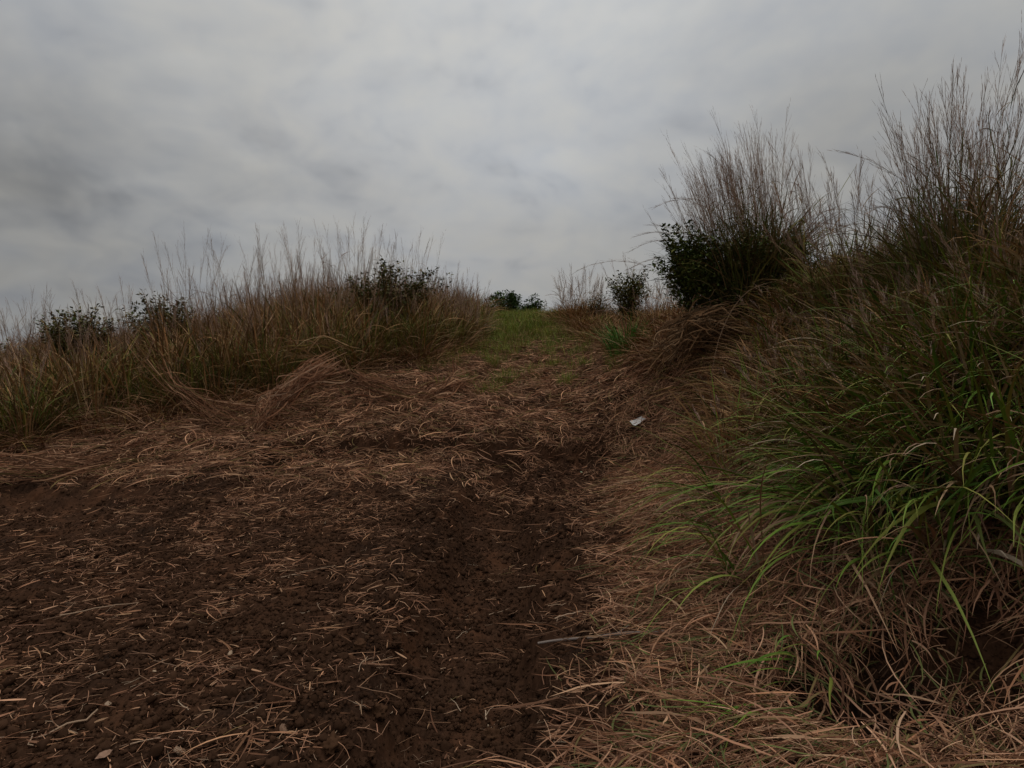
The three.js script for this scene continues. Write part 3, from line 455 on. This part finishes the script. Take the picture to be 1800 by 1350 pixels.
// ---------------------------------------------------------------- bright tufts and near tufts whose blades can be told apart
{
  const d = 11.3, x = X(1102, d), R = rng(90), P = new Plant();
  for (let k = 0; k < 260; k++) { const a = R() * 6.283, r = 0.3 * Math.sqrt(R()), a2 = a + (R() - 0.5); P.ribbon(arc(V(Math.cos(a) * r, -0.04, Math.sin(a) * r), a2, 0.05 + 0.45 * R(), 0.2 + 1.0 * R(), 0.4 + 0.45 * R(), 6, 0.15, R), 0.014, sideOf(a2, (R() - 0.5)), tint(R, pick(R, JADE)), 0.3); }
  const g = group('green_grass_tuft', x, height(x, -d), -d); tag(g, 'bright blue-green grass tuft standing at the end of the track, under the small brownish bush', 'grass tuft'); part('blades', P.build(), blade, g);
}
function bladeTuft(label, x, d, seed, n, { az = [0, 6.283], tilt = [0.1, 0.6], droop = [0.5, 1.8], L = [0.4, 0.8], w = [0.010, 0.018], pal = GREEN, spread = 0.1, lift = 0.1 }, name = 'grass_tuft') {
  const R = rng(seed), y = height(x, -d), g = group(name, x, y, -d); tag(g, label, 'grass tuft', 'near grass tufts on the right bank');
  for (let k = 0; k < n; k++) {
    const a = lerp(az[0], az[1], R()), r = spread * Math.sqrt(R()), b = R() * 6.283, p = V(x + Math.cos(b) * r, 0, -d + Math.sin(b) * r); p.y = height(p.x, p.z) - 0.02;
    const pts = arc(p, a, lerp(...tilt, R()), lerp(...droop, R()), lerp(...L, R()), 9, 0.14, R, (X_, Z_) => height(X_, Z_) + lift * (0.4 + 0.6 * ((k * 0.37) % 1)));
    pts[0].y = p.y; for (const q of pts) q.sub(g.position);
    const P = new Plant(); P.ribbon(pts, lerp(...w, R()), sideOf(a, (R() - 0.5) * 1.2), tint(R, pick(R, pal)), 0.35);
    part('blade', P.build(), blade, g);
  }
  return g;
}
const DOWN = [2.2, 3.4];                             // azimuths that lean left and toward the track (x = cos, z = sin)
const MIXED = [...GREEN, ...OLIVE, [0.3, 0.21, 0.13], [0.34, 0.25, 0.16]], PALE = [[0.36, 0.26, 0.18], [0.3, 0.21, 0.14], [0.42, 0.32, 0.22], [0.2, 0.15, 0.08]];
const at = (px, py, d) => [X(px, d), d];
bladeTuft('lush green tuft of broad blades at the edge of the bank, brightest on the right', ...at(1690, 740, 4.1), 301, 34, { tilt: [0.1, 1.0], droop: [0.4, 1.6], L: [0.35, 0.75], w: [0.011, 0.019] });
bladeTuft('green tuft with long blades drooping down over the flattened straw', ...at(1640, 830, 3.9), 302, 26, { az: DOWN, tilt: [0.5, 1.0], droop: [0.6, 1.3], L: [0.6, 1.1], w: [0.011, 0.018] });
bladeTuft('green blades combed down the straw bank below the lush tuft', ...at(1560, 880, 4.0), 303, 24, { az: [2.0, 3.0], tilt: [0.7, 1.2], droop: [0.5, 1.0], L: [0.5, 0.95], w: [0.012, 0.02], lift: 0.13 });
bladeTuft('pale dry tuft of arching blades over a dark gap', ...at(1440, 690, 6.2), 304, 26, { tilt: [0.2, 0.7], droop: [1.2, 2.4], L: [0.4, 0.8], pal: PALE });
bladeTuft('mixed green and withered tuft behind the pale arching blades', ...at(1480, 660, 5.9), 305, 28, { tilt: [0.05, 0.45], droop: [0.2, 1.6], L: [0.4, 0.85], pal: MIXED });
bladeTuft('upright green tuft with curled dry tips in the middle of the bank', ...at(1580, 660, 5.4), 306, 30, { tilt: [0.05, 0.4], droop: [0.2, 1.5], L: [0.45, 0.9], pal: MIXED });
bladeTuft('tall green tuft above the lush one, near the edge of the picture', ...at(1720, 680, 4.7), 307, 34, { tilt: [0.05, 0.4], droop: [0.2, 1.2], L: [0.45, 0.95], pal: MIXED });
bladeTuft('green tuft cut off by the picture edge, beside the lush one', ...at(1800, 720, 4.2), 308, 26, { tilt: [0.05, 0.5], droop: [0.2, 1.2], L: [0.45, 0.9], pal: MIXED });
bladeTuft('withered tuft drooping toward the camera below the mixed tuft', ...at(1630, 740, 4.7), 309, 24, { az: [1.2, 3.4], tilt: [0.3, 0.8], droop: [0.9, 1.8], L: [0.45, 0.85], pal: [...PALE, ...OLIVE] });
bladeTuft('green blades trailing over straw beside the dark hollow', ...at(1560, 1010, 3.4), 310, 16, { az: [1.9, 2.9], tilt: [0.8, 1.2], droop: [0.5, 1.0], L: [0.45, 0.85], lift: 0.12 });
bladeTuft('few green blades lying in the straw near the lower edge', ...at(1420, 1150, 3.0), 311, 10, { az: [2.0, 2.8], tilt: [0.9, 1.3], droop: [0.3, 0.8], L: [0.35, 0.7], lift: 0.08 });
bladeTuft('green blade fan hanging at the right edge above the dark hollow', ...at(1780, 920, 3.3), 312, 16, { az: [1.4, 3.0], tilt: [0.4, 0.9], droop: [0.7, 1.4], L: [0.4, 0.8], lift: 0.1 });
bladeTuft('withered long blades hanging into the dark hollow', ...at(1690, 1010, 3.1), 313, 26, { az: [1.2, 2.9], tilt: [0.7, 1.1], droop: [0.6, 1.3], L: [0.35, 0.8], pal: [...PALE, ...STRAW], lift: 0.07 });
bladeTuft('slanting green blades rising from straw left of the combed blades', ...at(1380, 800, 5.4), 314, 9, { az: [2.4, 3.6], tilt: [0.6, 1.1], droop: [0.3, 0.9], L: [0.4, 0.8], lift: 0.1 });

bladeTuft('long green blades sweeping left out of the straw, nearest the paper scrap', ...at(1430, 780, 5.6), 315, 12, { az: [2.3, 3.4], tilt: [0.5, 1.0], droop: [0.5, 1.1], L: [0.5, 0.95], lift: 0.12 });
bladeTuft('fan of fresh green blades combed left over the middle of the straw slope', ...at(1500, 900, 4.3), 316, 20, { az: [2.1, 3.2], tilt: [0.6, 1.1], droop: [0.5, 1.1], L: [0.45, 0.95], lift: 0.14 });
bladeTuft('green blades lying slanted in the straw above the grey stick', ...at(1270, 1060, 3.9), 317, 9, { az: [2.2, 3.0], tilt: [0.8, 1.2], droop: [0.4, 0.8], L: [0.3, 0.6], lift: 0.12, w: [0.008, 0.013] });
bladeTuft('green blades at the lower edge of the picture in the straw', ...at(1330, 1290, 2.65), 318, 9, { az: [2.1, 3.0], tilt: [0.8, 1.2], droop: [0.3, 0.8], L: [0.3, 0.55], lift: 0.1, w: [0.008, 0.012] });
bladeTuft('upright withered and green blades crowding the top of the bank', ...at(1530, 640, 6.1), 319, 34, { tilt: [0.03, 0.4], droop: [0.1, 1.6], L: [0.5, 0.95], pal: MIXED, spread: 0.25 });
bladeTuft('tall mixed blades below the tallest clump', ...at(1660, 640, 5.3), 320, 40, { tilt: [0.03, 0.4], droop: [0.1, 1.6], L: [0.5, 0.95], pal: MIXED, spread: 0.3 });
bladeTuft('tall mixed blades below the stalks at the picture edge', ...at(1770, 640, 4.8), 321, 40, { tilt: [0.03, 0.4], droop: [0.1, 1.4], L: [0.5, 0.95], pal: MIXED, spread: 0.3 });
bladeTuft('brown curling blades left of the pale arching tuft', ...at(1370, 650, 6.9), 322, 34, { tilt: [0.1, 0.6], droop: [0.6, 2.2], L: [0.4, 0.8], pal: [...BANK, ...PALE], spread: 0.3 });

// ---------------------------------------------------------------- bent straw bundles on the left, straw mound on the right
function bundle(label, path, n, spread, seed, pal = STRAW, name = 'straw_bundle', r = 0.0055, short = 0.7) {
  const pts = path.map(([px, py, d]) => V(X(px, d), Y(py, d), -d)), o = pts[0].clone(); o.y = height(o.x, o.z);
  const curve = new THREE.CatmullRomCurve3(pts), R = rng(seed), g = group(name, o.x, o.y, o.z); tag(g, label, 'straw bundle', 'bent straw bundles'); const P = new Plant();
  for (let k = 0; k < n; k++) {
    const a = R() * (1 - short * 0.6), b = a + short * (0.6 + 0.4 * R()), off = V(R() - 0.5, R() - 0.5, R() - 0.5).multiplyScalar(2 * spread), w = V(R() - 0.5, R() - 0.5, R() - 0.5).multiplyScalar(spread * 1.6), jit = V(R() - 0.5, R() - 0.5, R() - 0.5).multiplyScalar(0.2), fr = 0.3 + 0.7 * R(), ph = R() * 6, q = [];
    for (let s = 0; s <= 10; s++) { const t = Math.min(1, a + (b - a) * s / 10), v = curve.getPoint(t).addScaledVector(curve.getTangent(1), Math.max(0, a + (b - a) * s / 10 - 1)).add(off).addScaledVector(w, (t - 0.5) * 3.4).addScaledVector(jit, Math.sin(s * fr + ph)).sub(o); v.y = Math.max(v.y, height(v.x + o.x, v.z + o.z) - o.y + 0.01 + 0.03 * R()); q.push(v); }
    R() < 0.6 ? P.tube(q, r, r * 0.6, tint(R, pick(R, pal))) : P.ribbon(q, r * 3.2, V(R() - 0.5, 1, R() - 0.5), tint(R, pick(R, pal)));
  }
  part('stalks', P.build(), dryBlade, g); return g;
}
bundle('curved swath of long stalks sweeping down from the left bank', [[235, 600, 9.7], [290, 662, 9.5], [350, 708, 9.4], [430, 738, 9.3], [500, 742, 9.2]], 90, 0.17, 91, LITTER, 'straw_bundle', 0.0042, 0.5);
bundle('raised straw bundle arching up over a dark gap at the left bank', [[440, 748, 9.4], [465, 722, 9.4], [505, 690, 9.5], [550, 658, 9.6], [590, 640, 9.8]], 190, 0.12, 92, [...STRAW, [0.5, 0.32, 0.2], [0.44, 0.26, 0.16]], 'straw_bundle', 0.006, 0.5);
bundle('straw falling from the crook of the raised bundle', [[490, 690, 9.4], [475, 720, 9.25], [462, 750, 9.15], [455, 765, 9.1]], 70, 0.1, 93);
bundle('straw bundle lying slanted across the middle of the matted track', [[690, 725, 10.1], [740, 705, 10.3], [790, 680, 10.5], [835, 668, 10.8]], 110, 0.09, 94, STRAW, 'straw_bundle', 0.0065, 0.6);
bundle('low straw bundle trailing right from the raised bundle', [[590, 650, 10.0], [640, 670, 10.1], [690, 690, 10.1], [740, 700, 10.1]], 70, 0.1, 95, LITTER);
bundle('upright splintered stalks standing out of the matted straw', [[800, 685, 10.8], [799, 660, 10.8], [797, 635, 10.8], [796, 618, 10.8]], 14, 0.05, 96);
bundle('dark domed straw heap behind the raised bundle', [[485, 650, 11.0], [520, 630, 11.0], [560, 622, 11.0], [605, 650, 11.0]], 110, 0.26, 97, BANK, 'straw_heap');
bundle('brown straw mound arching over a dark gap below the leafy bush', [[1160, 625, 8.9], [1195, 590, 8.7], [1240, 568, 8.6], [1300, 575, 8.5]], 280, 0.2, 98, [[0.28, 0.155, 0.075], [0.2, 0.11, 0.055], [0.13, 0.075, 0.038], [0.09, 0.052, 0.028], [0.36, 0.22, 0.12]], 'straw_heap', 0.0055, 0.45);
bundle('long stalks lying over the dark gap at the far left', [[-60, 832, 7.6], [40, 828, 7.7], [150, 822, 7.9], [260, 800, 8.3]], 60, 0.16, 100, LITTER);
{ // single arching stalk over the mound
  const d = 8.2, P = new Plant(), o = V(X(1240, d), 0, -d); o.y = height(o.x, o.z);
  const c = new THREE.CatmullRomCurve3([V(0, -0.03, 0), V(X(1265, d) - o.x, Y(590, d) - o.y, 0.02), V(X(1310, d) - o.x, Y(515, d) - o.y, 0.05), V(X(1385, d) - o.x, Y(488, d) - o.y, 0.0)]);
  P.tube(c.getPoints(16), 0.007, 0.003, [0.25, 0.16, 0.1], 5); const g = group('arched_stalk', o.x, o.y, o.z); tag(g, 'long dry stalk arching in front of the dense fanned clump', 'stalk'); part('stalk', P.build(), dryBlade, g);
}

// ---------------------------------------------------------------- small things on the ground
const lay = (o, x, d, yaw, lift = 0, level = 0) => { const n = normalAt(x, -d, 0.12).lerp(UP, level).normalize(); o.position.set(x, height(x, -d) + lift, -d); o.quaternion.setFromUnitVectors(UP, n).multiply(new THREE.Quaternion().setFromAxisAngle(UP, yaw)); };
const onGround = (px, py) => {                       // where the line of sight through a photograph point meets the soil
  let d = 1.6; for (; d < 30; d += 0.01) if (Y(py, d) <= height(X(px, d), -d)) break; return [X(px, d), d];
};
{ // crumpled paper
  const g = new THREE.PlaneGeometry(0.22, 0.16, 24, 14); g.rotateX(-Math.PI / 2); const p = g.attributes.position;
  for (let i = 0; i < p.count; i++) { const x = p.getX(i), z = p.getZ(i); p.setXYZ(i, x + 0.012 * n2(z * 14, 3), 0.03 + 0.022 * fbm(x * 9 + 4, z * 9, 3) + 0.10 * Math.max(0, -z) * 4 + 0.02 * Math.sin(x * 24), z + 0.008 * n2(x * 16, 8)); }
  g.computeVertexNormals();
  const m = shade(new THREE.Mesh(g, new THREE.MeshStandardMaterial({ color: new THREE.Color().setRGB(0.74, 0.71, 0.67), roughness: 0.8, side: THREE.DoubleSide }))); m.name = 'paper_scrap';
  const [x, d] = onGround(1123, 752); lay(m, x, d, 0.08, 0.045, 0.75); tag(m, 'crumpled white paper scrap lying at the top of the bare soil', 'paper'); scene.add(m);
}
{ // grey stick
  const P = new Plant(), [x, d] = onGround(1060, 1133), pts = []; for (let k = 0; k <= 10; k++) pts.push(V(-0.36 + k * 0.072, 0.012 + 0.006 * Math.sin(k * 1.1), 0.012 * Math.sin(k * 0.8 + 1)));
  const g = group('fallen_stick', x, 0, -d); lay(g, x, d, 0.06, 0.03); tag(g, 'straight grey stick lying across the soil at the edge of the flattened straw', 'stick');
  P.tube(pts, 0.006, 0.0095, [0.24, 0.19, 0.16], 7); part('shaft', P.build(), dryBlade, g);
  const T = new Plant(); T.tube([pts[6].clone(), V(0.13, 0.03, -0.035), V(0.16, 0.035, -0.06)], 0.004, 0.002, [0.22, 0.17, 0.14], 5); part('side_twig', T.build(), dryBlade, g);
}
{ // dead leaves
  const list = [[520, 1128, 0.055, 'pale pointed dead leaf on bare soil, larger of the light ones'], [497, 1100, 0.03, 'tiny pale leaf scrap above the pale pointed leaf'], [272, 1182, 0.03, 'small round pinkish leaf scrap amid thin straw'], [190, 1247, 0.045, 'pinkish curled leaf scrap at the tips of a fan of thin stalks'],
    [183, 1336, 0.07, 'curled reddish leaf near the lower edge, farthest left'], [315, 1328, 0.075, 'long tan curled leaf near the lower edge, second from the left'], [500, 1290, 0.09, 'brown boat-shaped leaf lying near the lower edge'], [497, 1230, 0.05, 'rusty crumpled leaf above the boat-shaped one'],
    [405, 1152, 0.05, 'pinkish leaf at the head of a forked straw'], [688, 1257, 0.025, 'small light round leaf scrap in the middle of the soil'], [508, 1016, 0.03, 'small pale leaf scrap at the end of long straws'], [1102, 1072, 0.035, 'tan leaf scrap at the edge of the flattened straw'],
    [1022, 832, 0.05, 'pale green leaf scrap high on the bare soil'], [868, 797, 0.035, 'white leaf speck just below the straw edge of the track'], [395, 1080, 0.06, 'brown round leaf beside scattered clods, left of the track']];
  list.forEach(([px, py, s, label], k) => {
    s *= 0.8; const R = rng(1000 + k), g = new THREE.SphereGeometry(1, 10, 6, 0, Math.PI * 2, 0, 0.9), p = g.attributes.position;
    for (let i = 0; i < p.count; i++) { const x = p.getX(i) / 0.78, z = p.getZ(i) / 0.78, y = p.getY(i) - 0.62; const taper = 1 - 0.45 * x * x; p.setXYZ(i, x * s * 0.62 * (1 + 0.2 * n2(z * 2 + k, x)), (k % 2 ? -y + 0.4 : y) * s * 0.55 + 0.12 * s * n2(x * 2 + k, z * 2), z * s * 0.36 * taper * (1 + 0.3 * n2(x * 2, k))); }
    g.computeVertexNormals(); const pale = [[0.42, 0.29, 0.18], [0.32, 0.18, 0.11], [0.22, 0.12, 0.065], [0.36, 0.24, 0.15]][k === 6 || k === 14 ? 2 : k === 7 || k === 4 ? 1 : k % 2 ? 3 : 0];
    const m = shade(new THREE.Mesh(g, new THREE.MeshStandardMaterial({ color: new THREE.Color().setRGB(...(k === 12 ? [0.35, 0.4, 0.25] : pale)), roughness: 0.75, side: THREE.DoubleSide }))); m.name = numbered('dead_leaf');
    const [x, d] = onGround(px, py); lay(m, x, d, R() * 6.28, 0.004 + s * 0.08); tag(m, label, 'leaf', 'dead leaves on the soil'); scene.add(m);
  });
}
{ // pale straws and root bits on the soil: one mesh each
  const R = rng(2024), straws = [], mats = [[0.44, 0.29, 0.18], [0.37, 0.235, 0.14], [0.29, 0.17, 0.1], [0.5, 0.36, 0.235]].map((c) => new THREE.MeshStandardMaterial({ color: new THREE.Color().setRGB(...c), roughness: 0.75 }));
  for (let k = 0; k < 16; k++) {
    const P = new Plant(), L = 0.09 + 0.16 * R(), pts = [], q = V(-L / 2, 0.006, 0); let a = (R() - 0.5) * 0.8; const kink = Math.floor(R() * 9), r = 0.0014 + 0.0014 * R();
    for (let s = 0; s <= 7; s++) { pts.push(q.clone()); if (s === kink) a += (R() - 0.5) * 1.8; q.x += Math.cos(a) * L / 7; q.z += Math.sin(a) * L / 7; q.y = Math.max(0.003, q.y + (R() - 0.48) * 0.008); a += (R() - 0.5) * 0.5; }
    P.tube(pts, r, r * (0.5 + 0.5 * R()), [1, 1, 1], 5); if (R() < 0.3) P.tube([pts[4], pts[4].clone().add(V(0.03, 0.006, 0.025)), pts[4].clone().add(V(0.05, 0.004, 0.05))], r * 0.7, r * 0.4, [1, 1, 1], 5);
    const g = P.build(); g.deleteAttribute('color'); straws.push(g);
  }
  const add = (x, d, yaw, k, mat, s, label) => { const m = shade(new THREE.Mesh(straws[k], mats[mat])); m.name = numbered('dry_straw'); lay(m, x, d, yaw, 0.005); m.scale.setScalar(s); tag(m, label, 'straw', 'pale straws on the bare soil'); scene.add(m); };
  const named = [[845, 1270, 1.9, 1.5, 3, 'thick pale root bent like a hook near the lower edge of the soil'], [790, 1240, 2.2, 1.2, 3, 'slanted pale straw above the hooked root'], [700, 1122, -0.2, 1.1, 0, 'pale straw with a knotted end in the middle of the soil'], [757, 1143, 1.4, 0.9, 0, 'short upright-looking straw beside the knotted one'],
    [640, 1175, 1.5, 1.0, 0, 'pale upright-looking straw on the open soil'], [672, 1178, 1.1, 1.0, 0, 'slanting straw next to the pale upright-looking one'], [630, 1240, -0.5, 0.8, 3, 'stubby cream straw low on the open soil'], [940, 1030, 0.5, 1.9, 0, 'long forked pale straw pointing at the flattened grass'],
    [1000, 1085, 0.6, 1.8, 0, 'long pale straw running into the edge of the flattened grass'], [880, 1080, 0.4, 1.4, 0, 'straight thin straw leaning up the track'], [560, 1010, 0.3, 1.8, 1, 'long straw lying under the small pale leaf scrap'], [490, 1015, 0.9, 1.6, 0, 'frayed light stalk standing out left of the track'],
    [130, 1290, 0.6, 2.0, 1, 'long straw crossing another near the lower left corner'], [60, 1295, -0.8, 1.5, 1, 'curved straw near the lower left corner'], [280, 1310, 0.5, 1.7, 0, 'long pale straw above the tan curled leaf'], [175, 1080, 0.3, 2.0, 1, 'long bent straw left of the fan of stalks']];
  named.forEach(([px, py, yaw, s, mat, label], i) => { const [x, d] = onGround(px, py); add(x, d, yaw, (i * 5) % 16, mat, s, label); });
  for (let k = 0, t = 0; k < 260 && t < 20000; t++) {
    const d = 2.1 + 5.4 * Math.pow(R(), 1.5), x = lerp(-0.82 * d, matEdge(d) + 0.15, R());
    if (R() > (1 - cover(x, d)) * (0.25 + 0.75 * ss(-0.2, 0.3, fbm(x * 1.1 + 3, d * 0.9 + 1, 3)))) continue;
    add(x, d, R() * 6.283, Math.floor(R() * 16), Math.floor(R() * 4), 0.45 + 0.75 * R() * R(), 'thin pale dry straw lying loose on the bare soil'); k++;
  }
}
{ // clods large enough to pick out
  const R = rng(77), geos = [1, 2, 3, 4, 5, 6].map((s) => clodGeometry(950 + s, 4));
  for (let k = 0, t = 0; k < 290 && t < 60000; t++) {
    const d = 2.2 + 6.9 * R() * R(), x = lerp(-0.8 * d, matEdge(d) + 0.1, R());
    if (R() > (1 - cover(x, d)) * (0.12 + 0.7 * ss(0, 0.35, fbm(x * 1.7 + 8, d * 1.7, 3)) + 0.5 * (1 - ss(0.05, 0.25, Math.abs(x + 0.7))) + 0.8 * (1 - ss(0.1, 0.3, Math.abs(d - 8.75))))) continue;
    const s = (0.014 + 0.04 * R() * R()) * (d > 7 ? 1.7 : 1), m = shade(new THREE.Mesh(geos[k % 6], clodMats[k % 3])); m.name = numbered('soil_clod'); m.position.set(x, height(x, -d) + s * 0.28, -d); m.rotation.set(R() * 0.4, R() * 6.28, R() * 0.4); m.scale.setScalar(s);
    tag(m, 'lumpy dark brown clod lying loose on the bare soil', 'clod', 'large clods on the bare soil'); scene.add(m); k++;
  }
}
console.log('all built');
renderer.render(scene, camera);
